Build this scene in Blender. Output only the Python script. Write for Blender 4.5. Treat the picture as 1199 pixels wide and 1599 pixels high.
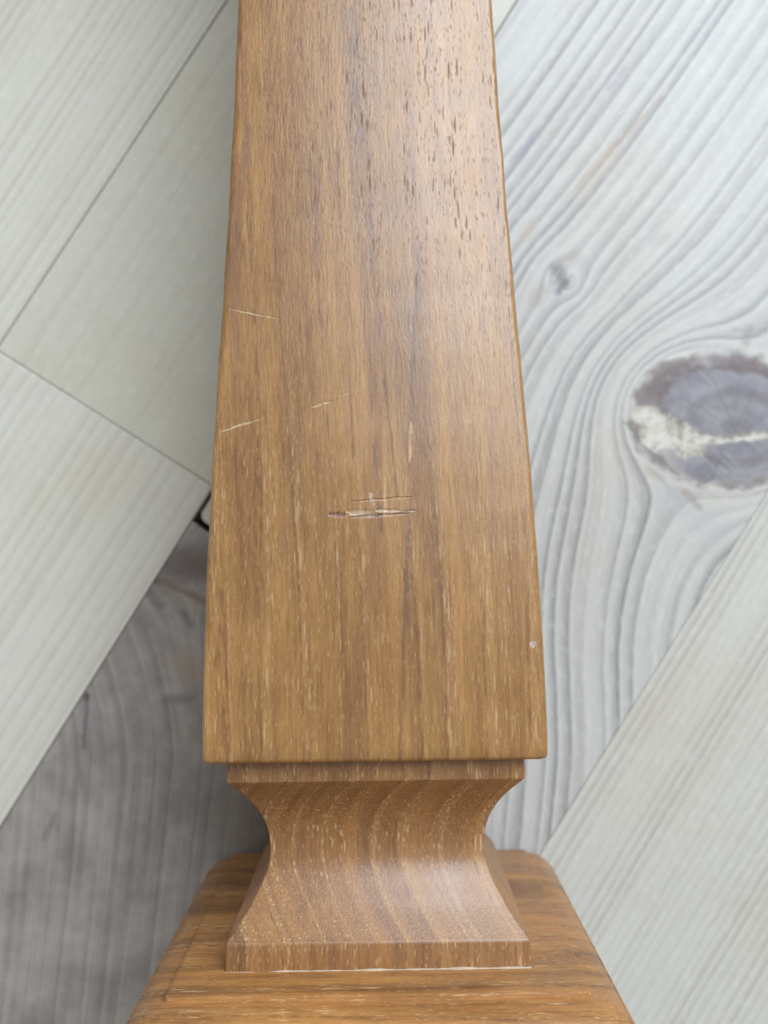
import bpy, bmesh, math, random
from mathutils import Vector

# ------------------------------------------------------------------ scene, camera, light
for o in list(bpy.data.objects):
    bpy.data.objects.remove(o)
scene = bpy.context.scene
C = scene.collection

B = 0.0475                 # half width of the post's base; its axis lies this high above the floor
F_PX = 1404.42             # focal length in photograph pixels (1199 wide)
CAM = Vector((0.0011, 0.0831, B + 0.2115))
PHI = math.radians(2.39)
PSI = math.radians(0.846)

cam_data = bpy.data.cameras.new('camera')
cam = bpy.data.objects.new('camera', cam_data)
C.objects.link(cam)
cam.location = CAM
cam.rotation_euler = (PHI, 0, 0)
cam_data.sensor_fit = 'HORIZONTAL'
cam_data.sensor_width = 36
cam_data.lens = 36 * F_PX / 1199
cam_data.clip_start = 0.01
cam_data.clip_end = 20
cam_data.dof.use_dof = True
cam_data.dof.focus_distance = 0.180
cam_data.dof.aperture_fstop = cam_data.lens / 2.6
scene.camera = cam

world = bpy.data.worlds.new('World')
scene.world = world
world.use_nodes = True
bg = world.node_tree.nodes['Background']
bg.inputs[0].default_value = (1.0, 0.975, 0.91, 1)
bg.inputs[1].default_value = 0.36


def area(name, loc, target, sx, sy, power, color):
    d = bpy.data.lights.new(name, 'AREA')
    d.shape = 'RECTANGLE'
    d.size, d.size_y = sx, sy
    d.energy = power
    d.color = color
    o = bpy.data.objects.new(name, d)
    C.objects.link(o)
    o.location = loc
    o.rotation_euler = (Vector(target) - Vector(loc)).to_track_quat('-Z', 'Y').to_euler()
    return o


area('window_light', (0.68, 1.25, 1.42), (0.0, 0.08, 0.03), 1.5, 1.5, 58, (0.80, 0.90, 1.0))

scene.view_settings.view_transform = 'Standard'
scene.view_settings.look = 'None'
scene.view_settings.gamma = 1
scene.view_settings.exposure = 0.10
scene.render.engine = 'CYCLES'
scene.cycles.max_bounces = 4
scene.cycles.diffuse_bounces = 2
scene.cycles.glossy_bounces = 2


def back(px, py, z=0.0):
    """photograph pixel -> point on the level plane at height z"""
    dx, dy = (px - 599.5) / F_PX, -(py - 799.5) / F_PX
    c, s = math.cos(PHI), math.sin(PHI)
    D = Vector((dx, dy * c + s, dy * s - c))
    t = (z - CAM.z) / D.z
    return CAM + D * t


def post_xy(px, py):
    """pixel on the shaft's upper face -> post coordinates"""
    z = 2 * B - 0.0165
    for k in range(12):
        p = back(px, py, z)
        x = p.x * math.cos(PSI) + p.y * math.sin(PSI)
        y = -p.x * math.sin(PSI) + p.y * math.cos(PSI)
        z = B + shaft_half(y)
    return x, y


# ------------------------------------------------------------------ node expression helper
class T:
    """a material's node tree with arithmetic on sockets"""

    def __init__(self, name):
        self.mat = bpy.data.materials.new(name)
        self.mat.use_nodes = True
        self.nt = self.mat.node_tree
        self.bsdf = self.nt.nodes['Principled BSDF']

    def node(self, kind, **kw):
        n = self.nt.nodes.new(kind)
        for k, v in kw.items():
            setattr(n, k, v)
        return n

    def put(self, sock, v):
        if isinstance(v, S):
            self.nt.links.new(v.s, sock)
        elif isinstance(v, (tuple, list)):
            sock.default_value = tuple(v) + ((1,) if len(v) == 3 and len(sock.default_value) == 4 else ())
        else:
            sock.default_value = v

    def m(self, op, *a, clamp=False):
        n = self.node('ShaderNodeMath', operation=op)
        n.use_clamp = clamp
        for i, v in enumerate(a):
            self.put(n.inputs[i], v)
        return S(self, n.outputs[0])

    def coords(self):
        n = self.node('ShaderNodeTexCoord')
        x = self.node('ShaderNodeSeparateXYZ')
        self.nt.links.new(n.outputs['Object'], x.inputs[0])
        return [S(self, x.outputs[i]) for i in range(3)]

    def vec(self, x, y, z):
        n = self.node('ShaderNodeCombineXYZ')
        for i, v in enumerate((x, y, z)):
            self.put(n.inputs[i], v)
        return S(self, n.outputs[0])

    def noise(self, x, y, z, detail=2, rough=0.5, dist=0.0):
        n = self.node('ShaderNodeTexNoise')
        self.put(n.inputs['Vector'], self.vec(x, y, z))
        n.inputs['Scale'].default_value = 1
        n.inputs['Detail'].default_value = detail
        n.inputs['Roughness'].default_value = rough
        n.inputs['Distortion'].default_value = dist
        return S(self, n.outputs[0])

    def voro(self, x, y, z, rnd=1.0):
        n = self.node('ShaderNodeTexVoronoi')
        self.put(n.inputs['Vector'], self.vec(x, y, z))
        n.inputs['Scale'].default_value = 1
        n.inputs['Randomness'].default_value = rnd
        sp = self.node('ShaderNodeSeparateColor')
        self.nt.links.new(n.outputs['Color'], sp.inputs[0])
        return S(self, n.outputs['Distance']), S(self, sp.outputs[0]), S(self, sp.outputs[1])

    def step(self, v, lo, hi, a=0.0, b=1.0, smooth=True):
        n = self.node('ShaderNodeMapRange')
        n.interpolation_type = 'SMOOTHSTEP' if smooth else 'LINEAR'
        n.clamp = True
        self.put(n.inputs[0], v)
        for i, q in enumerate((lo, hi, a, b)):
            self.put(n.inputs[i + 1], q)
        return S(self, n.outputs[0])

    def mix(self, f, a, b, mode='MIX'):
        n = self.node('ShaderNodeMix', data_type='RGBA', blend_type=mode)
        self.put(n.inputs[0], f)
        self.put(n.inputs[6], a)
        self.put(n.inputs[7], b)
        return S(self, n.outputs[2])

    def seg(self, x, y, p, q):
        """distance to a segment in the xy plane"""
        dx, dy = q[0] - p[0], q[1] - p[1]
        L2 = dx * dx + dy * dy
        t = self.m('ADD', (x - p[0]) * (dx / L2), (y - p[1]) * (dy / L2), clamp=True)
        ex = (x - p[0]) - t * dx
        ey = (y - p[1]) - t * dy
        return (ex * ex + ey * ey).sqrt(), t

    def bump(self, h, dist, strength=1.0):
        n = self.node('ShaderNodeBump')
        n.inputs['Strength'].default_value = strength
        n.inputs['Distance'].default_value = dist
        self.put(n.inputs['Height'], h)
        self.nt.links.new(n.outputs[0], self.bsdf.inputs['Normal'])


class S:
    def __init__(self, t, s):
        self.t, self.s = t, s

    def __add__(self, o): return self.t.m('ADD', self, o)
    __radd__ = __add__
    def __sub__(self, o): return self.t.m('SUBTRACT', self, o)
    def __rsub__(self, o): return self.t.m('SUBTRACT', o, self)
    def __mul__(self, o): return self.t.m('MULTIPLY', self, o)
    __rmul__ = __mul__
    def __truediv__(self, o): return self.t.m('DIVIDE', self, o)
    def __rtruediv__(self, o): return self.t.m('DIVIDE', o, self)
    def sqrt(self): return self.t.m('SQRT', self)
    def abs(self): return self.t.m('ABSOLUTE', self)
    def fract(self): return self.t.m('FRACT', self)
    def min(self, o): return self.t.m('MINIMUM', self, o)
    def max(self, o): return self.t.m('MAXIMUM', self, o)
    def pow(self, o): return self.t.m('POWER', self, o)
    def exp(self): return self.t.m('EXPONENT', self)
    def sin(self): return self.t.m('SINE', self)


# ------------------------------------------------------------------ post profile
SHAFT = [(0.0418, 0.0339), (0.0466, 0.03394), (0.0620, 0.0336), (0.0778, 0.0331), (0.0980, 0.0321), (0.1178, 0.0310),
         (0.1360, 0.0299), (0.1540, 0.0288), (0.1762, 0.02777), (0.1987, 0.02683), (0.24, 0.0252), (0.34, 0.0213)]
SCOTIA = [(0.0369, 0.0297), (0.03656, 0.02945), (0.03353, 0.02677), (0.03113, 0.02504), (0.02881, 0.02375),
          (0.02661, 0.02292), (0.0245, 0.02244), (0.02246, 0.02219), (0.02049, 0.02218), (0.01799, 0.02253),
          (0.01489, 0.02369), (0.01244, 0.02507), (0.01036, 0.02631), (0.00791, 0.02809), (0.00555, 0.02994)]


def shaft_half(y):
    for (a, ha), (b, hb) in zip(SHAFT, SHAFT[1:]):
        if y <= b:
            return ha + (hb - ha) * max(0, (y - a)) / (b - a)
    return SHAFT[-1][1]


# ------------------------------------------------------------------ materials
def teak(name, along='y', seed=0.0, marks=False, base=(0.385, 0.182, 0.045), dark=(0.170, 0.066, 0.016), red=0.0,
         pale_from=0.155, pale_to=0.085, contrast=(0.38, 0.68), gloss=(0.85, 0.22), pore=0.42, pore_gain=1.0, wave=0.005):
    t = T(name)
    X, Y, Z = t.coords()
    if along == 'y':
        x, y, z = X, Y, Z
    else:
        x, y, z = Y, X, Z
    zz = z - 2 * B
    wob = t.noise(x * 40 + seed, y * 9, z * 40, 2) - 0.5
    wob2 = t.noise(x * 14 + seed, y * 3.5 + 4, z * 14, 1) - 0.5
    lean = 0.95 if along == 'y' else 0.5
    rho = (x - zz * lean) * (1 / 1.38) + wob * 0.0016 + wob2 * wave
    # growth rings: irregular spacing, porous early wood at the start of each ring
    ph = rho * 185 + 2.4 * t.noise(rho * 150, seed, y * 3, 2)
    fr = ph.fract()
    early = t.step(fr, 0.0, 0.22, 1, 0).max(t.step(fr, 0.93, 1.0))
    broad = t.noise(rho * 110 + seed, y * 2.5, 3.7 + seed, 3, 0.55)
    streak = t.noise(rho * 520, y * 5 + seed, 1.3, 4, 0.6)
    fibre = t.noise(x * 2600, y * 150, z * 2600, 2, 0.6)
    fine = t.noise(x * 5200, y * 900, z * 5200, 1, 0.5)
    mott = t.noise(x * 90 + 7, y * 34 + seed, z * 90, 3, 0.6)
    # vessels: thin tubes along the grain, dots where the surface cuts across them
    jx = t.noise(x * 260, y * 40, z * 260, 1) * 1.2
    dens = t.step(t.noise(rho * 330, y * 14, 9.1, 2), 0.38, 0.66)
    clus = early * 0.8 + dens * 0.45
    if marks:
        clus = clus + (t.step(x * 2.2 + y, 0.13, 0.23, 0, 0.30) + t.step(y, 0.11, 0.20, 0, 0.22)) * t.step(t.noise(x * 330, y * 25, 3.9, 2), 0.36, 0.56)

    def pores(sc, ln, lo, hi, gate):
        d, r, g = t.voro(x * sc + jx, y * sc / ln + seed, z * sc)
        lim = (clus * (hi - lo) * pore_gain + lo * pore_gain) * (0.5 + 0.8 * g)
        lim = lim.min(0.33)
        return t.step(d, lim * 0.6, lim, 1, 0) * t.step(r, gate, gate + 0.05, 0, 1)
    p1 = pores(1550, 13, 0.12, 0.36, 0.06)
    p2 = pores(2900, 7, 0.17, 0.38, 0.02)
    p = p1.max(p2 * 0.8)
    tone = t.step(broad * 0.50 + streak * 0.40 + mott * 0.20, contrast[0], contrast[1])
    col = t.mix(tone, tuple(dark), tuple(base))
    col = t.mix(t.step(mott, 0.45, 0.75, 0, 0.30), col, (base[0] * 1.22, base[1] * 1.25, base[2] * 1.25))
    if red:
        col = t.mix(t.step(broad, 0.35, 0.7, 0, red), col, (0.30, 0.105, 0.045))
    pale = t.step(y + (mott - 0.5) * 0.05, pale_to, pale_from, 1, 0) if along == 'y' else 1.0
    col = t.mix(t.step(early, 0, 1, 0, 0.22), col, t.mix(pale, (0.17, 0.07, 0.028), (0.46, 0.26, 0.11)))
    col = t.mix(t.step(fibre * 0.7 + fine * 0.3, 0.32, 0.72, 0.0, 1.0, False), t.mix(0.36, col, (0.10, 0.036, 0.008)), t.mix(0.14, col, (0.78, 0.52, 0.24)))
    hair = t.step(fr, 0.86, 0.90) * t.step(fr, 0.93, 0.97, 1, 0) * t.step(t.noise(x * 700, y * 190, 5.5, 2), 0.46, 0.58)
    col = t.mix(hair * 0.42, col, (0.095, 0.036, 0.016))
    wisp = t.step(t.noise(rho * 1700, y * 75 + seed, 7.7, 2, 0.6), 0.56, 0.70)
    col = t.mix(wisp * 0.28, col, (0.11, 0.042, 0.018))
    if marks:
        # long dark mineral streaks seen on the upper face
        xs = x + (t.noise(x * 3, y * 60, seed, 2) - 0.5) * 0.0016
        patchy = t.step(t.noise(x * 900, y * 25, 2.2, 2), 0.25, 0.6, 0.35, 1)
        for (pts, w, amt, c) in MARK_STREAKS:
            dmin = None
            for a, b in zip(pts, pts[1:]):
                d, _ = t.seg(xs, y, post_xy(*a), post_xy(*b))
                dmin = d if dmin is None else dmin.min(d)
            k = t.step(dmin, w * 0.15, w, amt, 0) * patchy
            col = t.mix(k, col, c)
    # vessel colour imitates light: pale where pores catch it near the base, dark beyond
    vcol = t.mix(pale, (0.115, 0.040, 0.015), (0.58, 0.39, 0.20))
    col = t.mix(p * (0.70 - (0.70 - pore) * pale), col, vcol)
    h = fibre * 0.6 + fine * 0.4
    if marks:
        xj = x + (t.noise(x * 700, y * 700, 4.4, 2) - 0.5) * 0.0007
        yj = y + (t.noise(x * 500, y * 500, 8.8, 2) - 0.5) * 0.0006
        worn = t.step(t.noise(x * 2600, y * 900, 0.5, 2, 0.7), 0.38, 0.56, 0.12, 1) * t.step(z, B, B + 0.01)
        for (a, b, w, amt, c, dep) in MARK_SCRATCHES:
            pa, pb = post_xy(*a), post_xy(*b)
            d, tt = t.seg(xj, yj, pa, pb)
            taper = (tt * (1 - tt) * 4).pow(0.4)
            ww = taper * w * 1.15 + 0.00002
            k = t.step(d, ww * 0.35, ww, 1, 0) * worn
            col = t.mix(k * amt, col, c)
            if dep >= 1.0:
                h = h - t.step(d, 0.0, ww * 1.2, dep * 0.9, 0)
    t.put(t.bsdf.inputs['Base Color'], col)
    t.put(t.bsdf.inputs['Roughness'], gloss[1] + mott * 0.26 + p * 0.35)
    t.bsdf.inputs['Specular IOR Level'].default_value = gloss[0]
    t.bump(h, 0.00009, 0.8)
    return t.mat


# polylines and segments in photograph pixels, all on the shaft's upper face
MARK_STREAKS = [
    ([(596, 500), (590, 640), (578, 760), (590, 900), (560, 1050), (548, 1195)], 0.0030, 0.34, (0.15, 0.062, 0.032)),
    ([(655, 380), (642, 640), (640, 800), (632, 960), (624, 1195)], 0.0007, 0.62, (0.10, 0.045, 0.030)),
    ([(655, 300), (668, 470), (652, 680)], 0.0042, 0.30, (0.17, 0.075, 0.055)),
    ([(372, 560), (362, 420), (388, 200)], 0.0012, 0.45, (0.17, 0.080, 0.055)),
    ([(488, 40), (500, 250), (492, 420)], 0.0016, 0.35, (0.17, 0.080, 0.055)),
    ([(640, 20), (645, 200), (655, 300)], 0.0012, 0.35, (0.17, 0.080, 0.055)),
    ([(552, 20), (560, 150), (585, 420)], 0.0018, 0.38, (0.17, 0.080, 0.050)),
    ([(470, 640), (452, 800), (440, 900)], 0.0018, 0.22, (0.17, 0.075, 0.040)),
    ([(770, 640), (768, 860)], 0.0012, 0.25, (0.17, 0.075, 0.040)),
]
PALE = (0.62, 0.46, 0.29)
MARK_SCRATCHES = [
    ((357, 482), (434, 497), 0.00018, 0.60, PALE, 1.0),
    ((343, 674), (412, 652), 0.00030, 0.72, PALE, 1.5),
    ((486, 635), (522, 625), 0.00028, 0.60, PALE, 1.5),
    ((528, 618), (548, 611), 0.00018, 0.5, PALE, 1.0),
    ((642, 658), (639, 722), 0.00040, 0.55, PALE, 0.5),
    ((512, 803), (545, 804), 0.00060, 0.90, (0.10, 0.03, 0.018), 1.5),
    ((540, 799), (592, 803), 0.00075, 0.50, (0.55, 0.43, 0.30), 2.0),
    ((585, 797), (626, 797), 0.00045, 0.45, (0.55, 0.43, 0.30), 2.0),
    ((548, 807), (640, 801), 0.00034, 0.90, (0.09, 0.035, 0.02), 1.5),
    ((628, 798), (650, 797), 0.00025, 0.65, (0.16, 0.07, 0.05), 1.0),
    ((546, 783), (644, 775), 0.00022, 0.70, (0.24, 0.09, 0.04), 1.5),
    ((578, 768), (584, 790), 0.00050, 0.55, (0.62, 0.52, 0.42), 0.5),
    ((601, 745), (600, 812), 0.00020, 0.55, PALE, 0.0),
    ((640, 345), (642, 520), 0.00018, 0.35, (0.62, 0.48, 0.42), 0.3),
    ((828, 1004), (836, 1009), 0.00075, 0.75, (0.72, 0.62, 0.68), -1.0),
    ((832, 1005), (834, 1007), 0.00028, 0.85, (0.25, 0.15, 0.16), 0.5),
]

A0 = math.radians(32.2)                       # direction of the boards from the picture's vertical
DIR = (math.sin(A0), math.cos(A0))
NOR = (math.cos(A0), -math.sin(A0))
FLOOR_Z = 0.0


def pine(name, seed, tone=(0.575, 0.560, 0.485), line=(0.34, 0.305, 0.26), spacing=0.0034, amount=0.5, knots=(), feature=False,
         warm=(0.62, 0.54, 0.47), wander=0.004, sharp=1.7):
    t = T(name)
    x, y, z = t.coords()
    s = x * DIR[0] + y * DIR[1]
    v = x * NOR[0] + y * NOR[1]
    if feature:
        # below the knots the grain runs off more steeply than the board
        px = x * math.cos(math.radians(6)) - y * math.sin(math.radians(6))
        w = t.step(y, 0.13, 0.02)
        g = v * (1 - w) + (px - 0.045) * w
    else:
        g = v
    g = g + (t.noise(v * 12 + seed, s * 4, 0.3, 2) - 0.5) * wander + (t.noise(v * 60 + seed, s * 14, 5.3, 2) - 0.5) * wander * 0.22
    rk = None
    for (kx, ky, R, ex, ang) in knots:
        ca, sa = math.cos(ang), math.sin(ang)
        dx, dy = x - kx, y - ky
        a = (dx * ca + dy * sa) / ex
        b = dy * ca - dx * sa
        r2 = (a * a + b * b).max(R * R * 0.35)
        gc = kx * NOR[0] + ky * NOR[1]
        g = g - (dx * NOR[0] + dy * NOR[1]) * (R * R) / r2
        rr = (a * a + b * b).sqrt() / R
        rk = rr if rk is None else rk.min(rr)
    # softwood rings: slow darkening, then a sharp edge
    ph = g / spacing + 1.5 * t.noise(g * 95 + seed, s * 1.2, seed, 2) + 0.16 * t.noise(v * 500, s * 30, seed, 2)
    fr = ph.fract()
    saw = (fr.pow(sharp)) * t.step(fr, 0.86, 1.0, 1, 0)
    weight = t.step(t.noise(g * 150 + seed, s * 2.5, seed + 2, 2), 0.30, 0.68, 0.15, 1.0)
    fine = t.noise(g * 1500, s * 22 + seed, 1.1, 3, 0.6)
    cloud = t.noise(x * 45 + seed, y * 45, 2.0, 4, 0.7)
    blotch = t.noise(g * 700, s * 260, 8.0, 2, 0.6)
    fleck = t.noise(g * 2600, s * 300, 6.0, 2, 0.6)
    band = t.noise(g * 70 + seed, s * 1.5, 4.0, 2)
    ln = saw * weight * amount + t.step(fine, 0.45, 0.8, 0, 0.22 * amount)
    col = t.mix(t.step(cloud, 0.40, 0.70, 0, 0.35), tuple(tone), tuple(c * f for c, f in zip(tone, (0.90, 0.885, 0.87))))
    col = t.mix(t.step(band, 0.5, 0.72, 0, 0.30), col, tuple(c * f for c, f in zip(tone, (0.92, 0.85, 0.82))))
    col = t.mix(t.step(t.noise(x * 16 + seed, y * 16, 7.0, 3, 0.6), 0.46, 0.72, 0, 0.34), col, tuple(c * f for c, f in zip(tone, (0.92, 0.80, 0.64))))
    col = t.mix(ln, col, tuple(line))
    col = t.mix(t.step(blotch, 0.50, 0.72, 0, 0.20), col, (0.70, 0.69, 0.64))
    col = t.mix(t.step(fleck, 0.55, 0.8, 0, 0.22), col, (0.70, 0.69, 0.64))
    h = t.noise(v * 1500, s * 60 + seed, 1.1, 2, 0.6)
    # sparse tiny specks
    d, r, gch = t.voro(x * 85 + seed, y * 85, 0.5)
    speck = t.step(d, 0.02, 0.045, 1, 0) * t.step(r, 0.72, 0.74)
    col = t.mix(speck * 0.6, col, (0.27, 0.25, 0.24))
    if feature:
        # grey-brown side of the board, beyond the post
        side_mask = t.step(x + (t.noise(g * 60, s * 3, 1.0, 3) - 0.5) * 0.03, 0.010, -0.034)
        greybrown = t.mix(t.step(fine * 0.4 + cloud * 0.75, 0.36, 0.78), (0.165, 0.142, 0.126), (0.345, 0.310, 0.285))
        greybrown = t.mix(saw * weight * 0.42, greybrown, (0.115, 0.100, 0.098))
        col = t.mix(side_mask * 0.92, col, greybrown)
        xj = x + (t.noise(x * 160, y * 160, 3.3, 2) - 0.5) * 0.003
        yj = y + (t.noise(x * 160, y * 160, 7.3, 2) - 0.5) * 0.003
        grainy = t.step(fine, 0.25, 0.6, 0.55, 1)
        for (pa, pb, wd, amt, c) in PINE_STAINS:
            qa, qb = back(*pa), back(*pb)
            dd, tt = t.seg(xj, yj, qa, qb)
            col = t.mix(t.step(dd, wd * 0.1, wd, amt, 0) * grainy, col, c)
        # the big knot: dark heart, cracked pale filler, brown bark rim
        K = back(1118, 650)
        wx = (t.noise(x * 130, y * 130, 1.7, 4, 0.6) - 0.5) * 0.010
        wy = (t.noise(x * 130, y * 130, 6.7, 4, 0.6) - 0.5) * 0.010
        def ell(cx, cy, rx, ry, deg=0, wb=1.0):
            c = back(cx, cy)
            ca, sa = math.cos(math.radians(deg)), math.sin(math.radians(deg))
            k = 0.259 / F_PX
            dx, dy = x + wx * wb - c.x, y + wy * wb - c.y
            a = (dx * ca + dy * sa) / (rx * k)
            b = (dy * ca - dx * sa) / (ry * k)
            return (a * a + b * b).sqrt()
        rim = ell(1128, 655, 150, 112, -4, 0.7)
        kn = t.noise(x * 400, y * 400, 2.1, 3, 0.6)
        kn2 = t.noise(x * 130, y * 130, 9.1, 3, 0.6)
        ring = (ell(1150, 668, 10, 7.5, 0, 0.25) + kn * 0.5).sin()
        pale_rim = t.step(rim, 0.98, 1.12, 0.45, 0)
        col = t.mix(pale_rim, col, (0.62, 0.60, 0.57))
        col = t.mix(t.step(rim, 0.88, 0.99, 1, 0) * t.step(kn2, 0.25, 0.6, 0.35, 0.85), col, (0.30, 0.28, 0.285))
        bark = t.step(rim, 0.86, 0.97, 1, 0) * t.step(y, back(0, 655).y, back(0, 610).y, 0.25, 1)
        col = t.mix(bark * t.step(kn2, 0.3, 0.6, 0.35, 0.95), col, (0.15, 0.110, 0.110))
        edge = t.step(rim, 0.84, 0.95) * t.step(rim, 0.97, 1.05, 1, 0)
        cream = t.mix(t.step(kn * 0.5 + kn2 * 0.5, 0.42, 0.64), (0.58, 0.56, 0.49), (0.30, 0.265, 0.21))
        inside = t.step(rim, 0.93, 0.98, 1, 0)
        grey = t.mix(t.step(kn2, 0.3, 0.7), (0.165, 0.155, 0.175), (0.28, 0.265, 0.285))
        grey = t.mix(t.step(ring, 0.0, 1.0, 0, 0.45), grey, (0.13, 0.11, 0.125))
        cz = ell(1040, 672, 64, 36, -28, 1.3)
        strip = ell(1150, 684, 120, 9, 4, 0.35)
        cr = t.step(cz, 0.86, 1.0, 1, 0).max(t.step(strip, 0.6, 1.0, 1, 0))
        up = ell(1140, 628, 108, 56, -4, 0.45)
        lo = ell(1140, 718, 88, 38, 6, 0.8)
        col = t.mix(t.step(lo, 0.78, 1.06, 0.95, 0), col, grey)
        col = t.mix(t.step(up, 0.85, 1.04, 0.97, 0), col, grey)
        notup = t.step(up, 0.90, 0.99, 0, 1)
        col = t.mix(cr * notup * 0.95, col, cream)
        upe = t.step(up, 0.86, 0.98) * t.step(up, 1.0, 1.10, 1, 0)
        col = t.mix(upe * t.step(kn, 0.35, 0.6, 0.2, 0.65), col, (0.10, 0.078, 0.075))
        col = t.mix(edge * t.step(kn2, 0.35, 0.6, 0.15, 0.75), col, (0.13, 0.095, 0.080))
        for (pa, pb) in (((1150, 668), (1110, 590)), ((1150, 668), (1180, 600)), ((1150, 668), (1070, 625)), ((1130, 700), (1110, 750)), ((1100, 712), (1160, 745))):
            dd, _ = t.seg(x + wx * 0.3, y + wy * 0.3, back(*pa), back(*pb))
            col = t.mix(t.step(dd, 0.00005, 0.00035, 0.45, 0), col, (0.09, 0.078, 0.08))
        crack, _ = t.seg(x + wx * 0.4, y + wy * 0.4, back(972, 660), back(1056, 742))
        crackd = t.step(crack, 0.00008, 0.0005, 1, 0)
        col = t.mix(crackd * 0.7, col, (0.13, 0.12, 0.13))
        scr = t.noise((x + y) * 900, (x - y) * 40, 3.0, 2)
        col = t.mix(t.step(up.min(lo), 0.9, 1.0, 1, 0) * t.step(scr, 0.62, 0.74, 0, 0.30), col, (0.58, 0.57, 0.58))
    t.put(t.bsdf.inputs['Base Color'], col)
    t.put(t.bsdf.inputs['Roughness'], 0.33 + cloud * 0.14)
    t.bsdf.inputs['Specular IOR Level'].default_value = 0.45
    t.bump(h, 0.00016, 0.7)
    return t.mat


BLUEISH = (0.22, 0.22, 0.27)
PINE_STAINS = [
    ((884, 440), (868, 418), 0.0030, 0.85, (0.17, 0.15, 0.16)),
    ((884, 440), (872, 455), 0.0018, 0.80, (0.12, 0.105, 0.12)),
    ((846, 455), (835, 470), 0.0035, 0.45, (0.30, 0.24, 0.19)),
    ((900, 398), (880, 412), 0.0030, 0.45, (0.33, 0.27, 0.25)),
    ((1035, 148), (960, 230), 0.0009, 0.65, (0.36, 0.25, 0.17)),
    ((960, 230), (900, 290), 0.0013, 0.60, (0.36, 0.25, 0.17)),
    ((960, 240), (905, 302), 0.0034, 0.30, (0.50, 0.40, 0.29)),
    ((830, 352), (822, 372), 0.0034, 0.45, (0.42, 0.33, 0.24)),
    ((798, 250), (840, 208), 0.0018, 0.55, BLUEISH),
    ((950, 140), (975, 105), 0.0013, 0.40, BLUEISH),
    ((1020, 378), (1040, 372), 0.0022, 0.35, (0.32, 0.27, 0.28)),
    ((1100, 54), (1104, 49), 0.0010, 0.75, (0.20, 0.26, 0.27)),
    ((1170, 512), (1165, 535), 0.0022, 0.55, (0.27, 0.22, 0.20)),
    ((1145, 515), (1195, 515), 0.0012, 0.50, (0.30, 0.27, 0.27)),
    ((1068, 768), (1092, 792), 0.0018, 0.65, (0.27, 0.20, 0.18)),
    ((1012, 735), (1032, 748), 0.0022, 0.45, (0.33, 0.26, 0.21)),
    ((1042, 778), (1120, 830), 0.0065, 0.40, (0.40, 0.41, 0.44)),
    ((1140, 772), (1180, 770), 0.0022, 0.35, (0.42, 0.34, 0.31)),
    ((265, 872), (320, 885), 0.0080, 0.72, (0.085, 0.055, 0.050)),
    ((245, 905), (322, 938), 0.0020, 0.80, (0.085, 0.060, 0.055)),
    ((262, 915), (330, 948), 0.0042, 0.40, (0.27, 0.20, 0.155)),
    ((232, 925), (250, 945), 0.0025, 0.55, (0.10, 0.10, 0.115)),
    ((288, 958), (298, 974), 0.0022, 0.65, (0.10, 0.10, 0.12)),
    ((225, 975), (262, 1005), 0.0040, 0.35, (0.12, 0.12, 0.135)),
    ((285, 1030), (310, 1060), 0.0060, 0.50, (0.30, 0.215, 0.15)),
    ((262, 1093), (300, 1090), 0.0022, 0.55, (0.12, 0.115, 0.12)),
    ((136, 1086), (132, 1165), 0.0010, 0.65, (0.08, 0.082, 0.115)),
    ((136, 1084), (136, 1092), 0.0014, 0.80, (0.06, 0.055, 0.06)),
    ((124, 1205), (126, 1225), 0.0014, 0.40, (0.12, 0.10, 0.08)),
    ((88, 1270), (68, 1310), 0.0012, 0.40, (0.12, 0.09, 0.085)),
]


def plain(name, color, rough=0.7):
    t = T(name)
    x, y, z = t.coords()
    n = t.noise(x * 700, y * 700, z * 700, 3, 0.6)
    t.put(t.bsdf.inputs['Base Color'], t.mix(t.step(n, 0.3, 0.7), tuple(c * 0.75 for c in color), tuple(color)))
    t.bsdf.inputs['Roughness'].default_value = rough
    t.bump(n, 0.0001, 0.5)
    return t.mat


# ------------------------------------------------------------------ object helpers
def link(name, bm, mat, parent=None, smooth=False):
    me = bpy.data.meshes.new(name)
    bmesh.ops.recalc_face_normals(bm, faces=bm.faces)
    bm.to_mesh(me)
    bm.free()
    me.materials.append(mat)
    if smooth:
        for p in me.polygons:
            p.use_smooth = True
    o = bpy.data.objects.new(name, me)
    C.objects.link(o)
    if parent:
        o.parent = parent
    return o


def prism(pts, z0, z1, bevel=0.0, mat=None, name='plank', parent=None):
    bm = bmesh.new()
    vs = [bm.verts.new((p[0], p[1], z1)) for p in pts]
    f = bm.faces.new(vs)
    r = bmesh.ops.extrude_face_region(bm, geom=[f])
    for e in r['geom']:
        if isinstance(e, bmesh.types.BMVert):
            e.co.z = z0
    if bevel:
        bm.edges.ensure_lookup_table()
        top = [e for e in bm.edges if all(abs(q.co.z - z1) < 1e-7 for q in e.verts)]
        bmesh.ops.bevel(bm, geom=top, offset=bevel, segments=2, affect='EDGES', profile=0.5)
    return link(name, bm, mat, parent)


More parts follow.
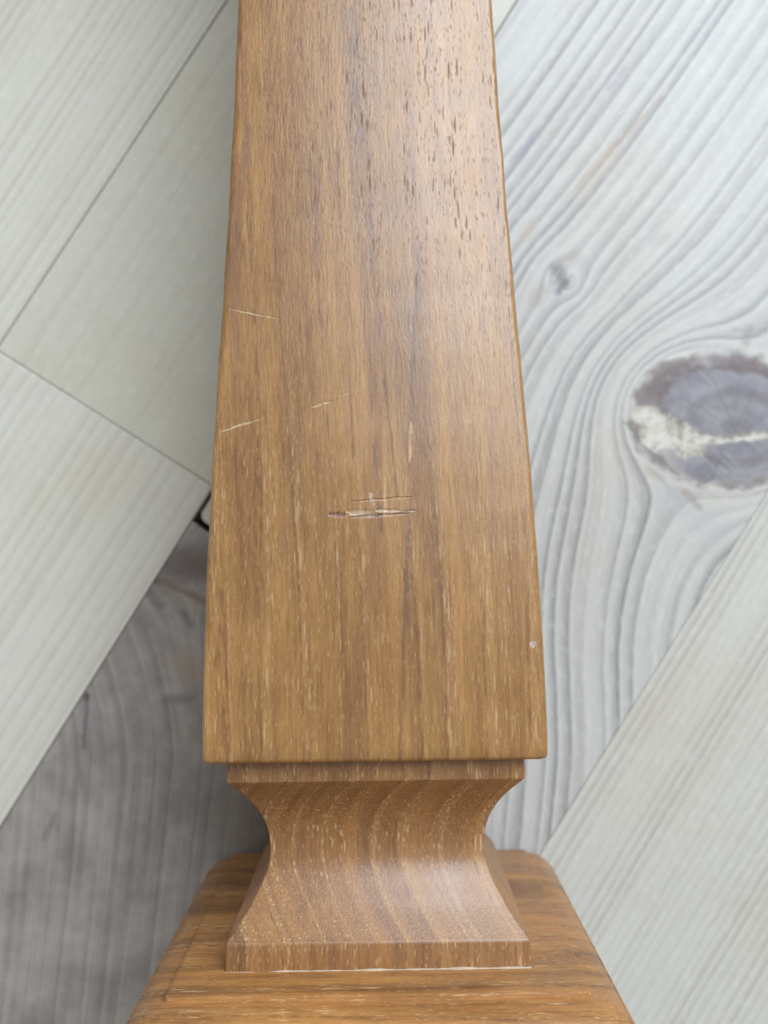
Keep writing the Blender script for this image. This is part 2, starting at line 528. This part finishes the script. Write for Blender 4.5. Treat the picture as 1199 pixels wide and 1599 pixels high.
def square_loft(bm, stations, rad, cap0=True, cap1=True, segs=4):
    """rounded-square cross sections (half, y, corner radius factor) lofted along y, axis at height B"""
    rings = []
    for st in stations:
        y, h = st[0], st[1]
        r = st[2] if len(st) > 2 else rad
        ring = []
        for k, (sx, sz) in enumerate(((1, 1), (-1, 1), (-1, -1), (1, -1))):
            a0 = math.pi / 2 * k
            for i in range(segs + 1):
                a = a0 + math.pi / 2 * i / segs
                ring.append(bm.verts.new((sx * (h - r) + r * math.cos(a), y, B + sz * (h - r) + r * math.sin(a))))
        rings.append(ring)
    n = len(rings[0])
    for r0, r1 in zip(rings, rings[1:]):
        for i in range(n):
            bm.faces.new((r0[i], r0[(i + 1) % n], r1[(i + 1) % n], r1[i]))
    if cap0:
        bm.faces.new(rings[0])
    if cap1:
        bm.faces.new(list(reversed(rings[-1])))
    return rings


def autosmooth(o, deg=35):
    me = o.data
    bm = bmesh.new()
    bm.from_mesh(me)
    for e in bm.edges:
        e.smooth = len(e.link_faces) == 2 and e.calc_face_angle(0) < math.radians(deg)
    for f in bm.faces:
        f.smooth = True
    bm.to_mesh(me)
    bm.free()


# ------------------------------------------------------------------ the floor
def line_pt(off, ang, s):
    """point on a board edge: offset across the boards, own angle, distance along"""
    a = math.radians(ang)
    # pivot where the edge passes the middle of the picture
    px, py = NOR[0] * off + DIR[0] * 0.085, NOR[1] * off + DIR[1] * 0.085
    return (px + math.sin(a) * s, py + math.cos(a) * s)


def off_of(px, py, ang):
    p = back(px, py)
    # shift so that the rotated line through p crosses the pivot row
    s = p.x * DIR[0] + p.y * DIR[1] - 0.085
    return p.x * NOR[0] + p.y * NOR[1] - math.tan(math.radians(ang) - A0) * s


L1 = (off_of(177, 268, 32.5), 32.5)
L2 = (off_of(360, 716, 31.6), 31.6)
L3 = (off_of(1019, 1054, 32.8), 32.8)
GAP = 0.00014
S0, S1 = -0.55, 0.60
subfloor_mat = plain('dark subfloor', (0.03, 0.027, 0.025))
bm = bmesh.new()
for q in ((-0.75, -0.65), (0.75, -0.65), (0.75, 0.75), (-0.75, 0.75)):
    bm.verts.new((q[0], q[1], -0.016))
bm.faces.new(bm.verts)
r = bmesh.ops.extrude_face_region(bm, geom=list(bm.faces))
for e in r['geom']:
    if isinstance(e, bmesh.types.BMVert):
        e.co.z = -0.022
floor = link('floor', bm, subfloor_mat)
floor['kind'] = 'structure'
floor['label'] = 'whitewashed pine board floor laid diagonally across the picture'


def board(la, lb, s0, s1, mat, label=None, ga=GAP, gb=GAP, bevel=0.0003, cut=None, z=0.0, along=0.0):
    a0, a1 = line_pt(la[0] + ga, la[1], s0), line_pt(la[0] + ga, la[1], s1)
    b0, b1 = line_pt(lb[0] - gb, lb[1], s0), line_pt(lb[0] - gb, lb[1], s1)
    pts = [b0, b1, a1] + (cut or []) + [a0]
    o = prism(pts, -0.014, z, bevel, mat, 'plank', floor)
    if label:
        o['label'] = label
    return o


J = back(160, 650)
sJ = J.x * DIR[0] + J.y * DIR[1] - 0.085
m_tl = pine('whitewashed pine A', 3.1, spacing=0.0031, amount=0.65)
m_up = pine('whitewashed pine B', 11.7, spacing=0.0046, amount=0.32, tone=(0.530, 0.512, 0.430))
m_lo = pine('whitewashed pine C', 23.4, spacing=0.0037, amount=0.50, tone=(0.585, 0.570, 0.500), wander=0.002)
m_rt = pine('whitewashed pine D', 37.9, spacing=0.0027, amount=0.75, tone=(0.525, 0.515, 0.465), line=(0.30, 0.265, 0.24))
KN = []
for (px, py, R, ex, deg) in ((1128, 655, 0.0225, 1.25, -8), (880, 436, 0.0048, 1.0, 0), (318, 862, 0.0125, 1.1, 20)):
    p = back(px, py)
    KN.append((p.x, p.y, R, ex, math.radians(deg)))
m_kn = pine('knotty whitewashed pine', 51.3, spacing=0.0041, amount=0.95, tone=(0.505, 0.495, 0.465), line=(0.165, 0.155, 0.165), sharp=1.25, knots=KN, feature=True, wander=0.005)
m_x = pine('whitewashed pine E', 71.3, spacing=0.0034, amount=0.45)

W = 0.138
board((L1[0] - W, 32.2), L1, S0, S1, m_tl)
board((L1[0] - 2 * W, 32.2), (L1[0] - W, 32.2), S0, S1, m_x)
board((L1[0] - 3 * W, 32.2), (L1[0] - 2 * W, 32.2), S0, S1, m_rt)
board(L1, L2, sJ + 0.00008, S1, m_up, 'pale plain board above the butt joint', bevel=0.0003)
board(L1, L2, S0, sJ - 0.00008, m_lo, 'striped white board below the butt joint', bevel=0.0003)
# the knotty board, with a broken-out hole at its edge under the shaft
cut = [back(*q).to_2d()[:] for q in ((376, 694), (440, 760), (395, 838), (345, 840), (322, 830), (309, 822))]
c0 = back(301, 814)
sc = c0.x * DIR[0] + c0.y * DIR[1] - 0.085
ct = back(374, 694)
st = ct.x * DIR[0] + ct.y * DIR[1] - 0.085
cut = [line_pt(L2[0] + GAP, L2[1], st)] + cut[1:] + [line_pt(L2[0] + GAP, L2[1], sc)]
board(L2, L3, S0, S1, m_kn, 'wide board with a large cracked knot and a grey-brown side', cut=cut, gb=0.00005, bevel=0.0002)
plug = [back(*q).to_2d()[:] for q in ((370, 712), (332, 772), (313, 800), (312.5, 808), (316, 814), (326, 821), (345, 828), (385, 826), (425, 762))]
o = prism(plug, -0.0135, -0.0012, 0.0005, m_up, 'plug', floor)
o['label'] = 'cream wood plug in the black hole at the board edge'
board(L3, (L3[0] + W, 32.2), S0, S1, m_rt, ga=0.00005, gb=GAP, bevel=0.0002)
board((L3[0] + W, 32.2), (L3[0] + 2 * W, 32.2), S0, S1, m_x)
board((L3[0] + 2 * W, 32.2), (L3[0] + 3 * W, 32.2), S0, S1, m_tl)

# ------------------------------------------------------------------ the post
post = bpy.data.objects.new('wooden_post', None)
C.objects.link(post)
post.rotation_euler = (0, 0, PSI)
post['label'] = 'varnished brown hardwood post with tapered square shaft and moulded base lying on pale boards'
post['category'] = 'wooden post'

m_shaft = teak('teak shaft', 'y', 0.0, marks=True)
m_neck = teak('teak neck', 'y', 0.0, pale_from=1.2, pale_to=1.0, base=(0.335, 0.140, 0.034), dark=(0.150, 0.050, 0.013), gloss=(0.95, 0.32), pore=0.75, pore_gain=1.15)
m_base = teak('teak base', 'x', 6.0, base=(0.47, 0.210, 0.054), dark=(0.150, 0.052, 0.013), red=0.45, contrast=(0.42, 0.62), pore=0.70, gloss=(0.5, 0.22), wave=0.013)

# shaft: many stations so the taper swells gently, eased arrises
rng = random.Random(4)
bm = bmesh.new()
st = [(0.0414, 0.0326, 0.0010), (0.0415, 0.0332, 0.0010), (0.0418, 0.03365, 0.0010), (0.0424, 0.03388, 0.0010)]
y = 0.0440
while y < 0.34:
    st.append((y, shaft_half(y) + (math.sin(y * 310) + math.sin(y * 770 + 1)) * 0.000018, 0.0012 + 0.0003 * math.sin(y * 205) * math.sin(y * 91 + 2)))
    y += 0.0025
square_loft(bm, st, 0.001, segs=4)
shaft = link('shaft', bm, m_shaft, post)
autosmooth(shaft, 40)
# plain block at the unseen far end, which keeps the shaft level
bm = bmesh.new()
square_loft(bm, [(0.3385, 0.0465, 0.001), (0.3395, 0.0475, 0.001), (0.3690, 0.0475, 0.001), (0.37, 0.0465, 0.001)], 0.001)
autosmooth(link('end_block', bm, m_base, post), 40)

# neck: hollow (scotia) between two square fillets
bm = bmesh.new()
pr = SCOTIA[:]
fin = []
for i in range(len(pr) - 1):
    for k in range(3):
        # Catmull-Rom through the measured profile
        p0, p1, p2, p3 = pr[max(0, i - 1)], pr[i], pr[i + 1], pr[min(len(pr) - 1, i + 2)]
        u = k / 3
        fin.append(tuple(0.5 * (2 * b + (c - a) * u + (2 * a - 5 * b + 4 * c - d) * u * u + (3 * b - a - 3 * c + d) * u ** 3)
                         for a, b, c, d in zip(p0, p1, p2, p3)))
fin.append(pr[-1])
square_loft(bm, [(a, h, 0.0003) for a, h in fin], 0.0003, segs=2)
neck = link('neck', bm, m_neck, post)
autosmooth(neck, 35)
bm = bmesh.new()
square_loft(bm, [(0.0420, 0.0297, 0.0004), (0.0373, 0.0299, 0.0004), (0.0369, 0.0298, 0.0004), (0.0366, 0.0294, 0.0004)], 0.0004, segs=3)
autosmooth(link('upper_fillet', bm, m_neck, neck), 35)
bm = bmesh.new()
square_loft(bm, [(0.0056, 0.0299, 0.0004), (0.0053, 0.0301, 0.0004), (0.0048, 0.03015, 0.0004), (-0.0005, 0.0303, 0.0004)], 0.0004, segs=3)
autosmooth(link('lower_fillet', bm, m_neck, neck), 35)

# uneven pale glue bead along the foot of the lower fillet, on the upper side
bm = bmesh.new()
n = 90
prev = None
for i in range(n + 1):
    u = -0.0302 + 0.0604 * i / n
    w = 0.00032 + 0.00022 * math.sin(i * 0.37 + 1) * math.sin(i * 0.11) + 0.00012 * rng.random()
    w *= 0.25 + 0.6 * (i / n) ** 0.7
    zt = B + 0.0302
    ring = [bm.verts.new((u, -0.0002, zt - 0.0003)), bm.verts.new((u, w * 1.0, zt - 0.0001)), bm.verts.new((u, w * 0.95, zt + w * 0.35)),
            bm.verts.new((u, w * 0.45, zt + w * 0.9)), bm.verts.new((u, -0.0002, zt + w * 1.0))]
    if prev:
        for k in range(4):
            bm.faces.new((prev[k], prev[k + 1], ring[k + 1], ring[k]))
    prev = ring
link('glue_line', bm, plain('dried glue', (0.52, 0.40, 0.29), 0.5), neck, smooth=True)

# base: flat face with a shallow step, rounded shoulder, thin outer fillet and block behind
bm = bmesh.new()
square_loft(bm, [(-0.0000, 0.0396, 0.0008), (-0.0001, 0.0399, 0.0008), (-0.0004, 0.0400, 0.0008), (-0.0040, 0.0400, 0.0008)], 0.0008, segs=3)
base = link('base', bm, m_base, post)
autosmooth(base, 40)
bm = bmesh.new()
st = []
for i in range(15):
    a = math.pi / 2 * i / 14
    st.append((-0.0011 - 0.0046 * (1 - math.cos(a)), 0.0392 + 0.0076 * math.sin(a), 0.0012 + 0.0055 * math.sin(a)))
square_loft(bm, st, 0.001, segs=5)
autosmooth(link('rounded_shoulder', bm, m_base, base), 40)
bm = bmesh.new()
square_loft(bm, [(-0.0051, 0.0455, 0.0055), (-0.0051, 0.0472, 0.0055), (-0.0054, 0.0475, 0.0055), (-0.0340, 0.0475, 0.0055), (-0.0345, 0.0470, 0.0055)], 0.0055, segs=5)
autosmooth(link('base_block', bm, m_base, base), 40)
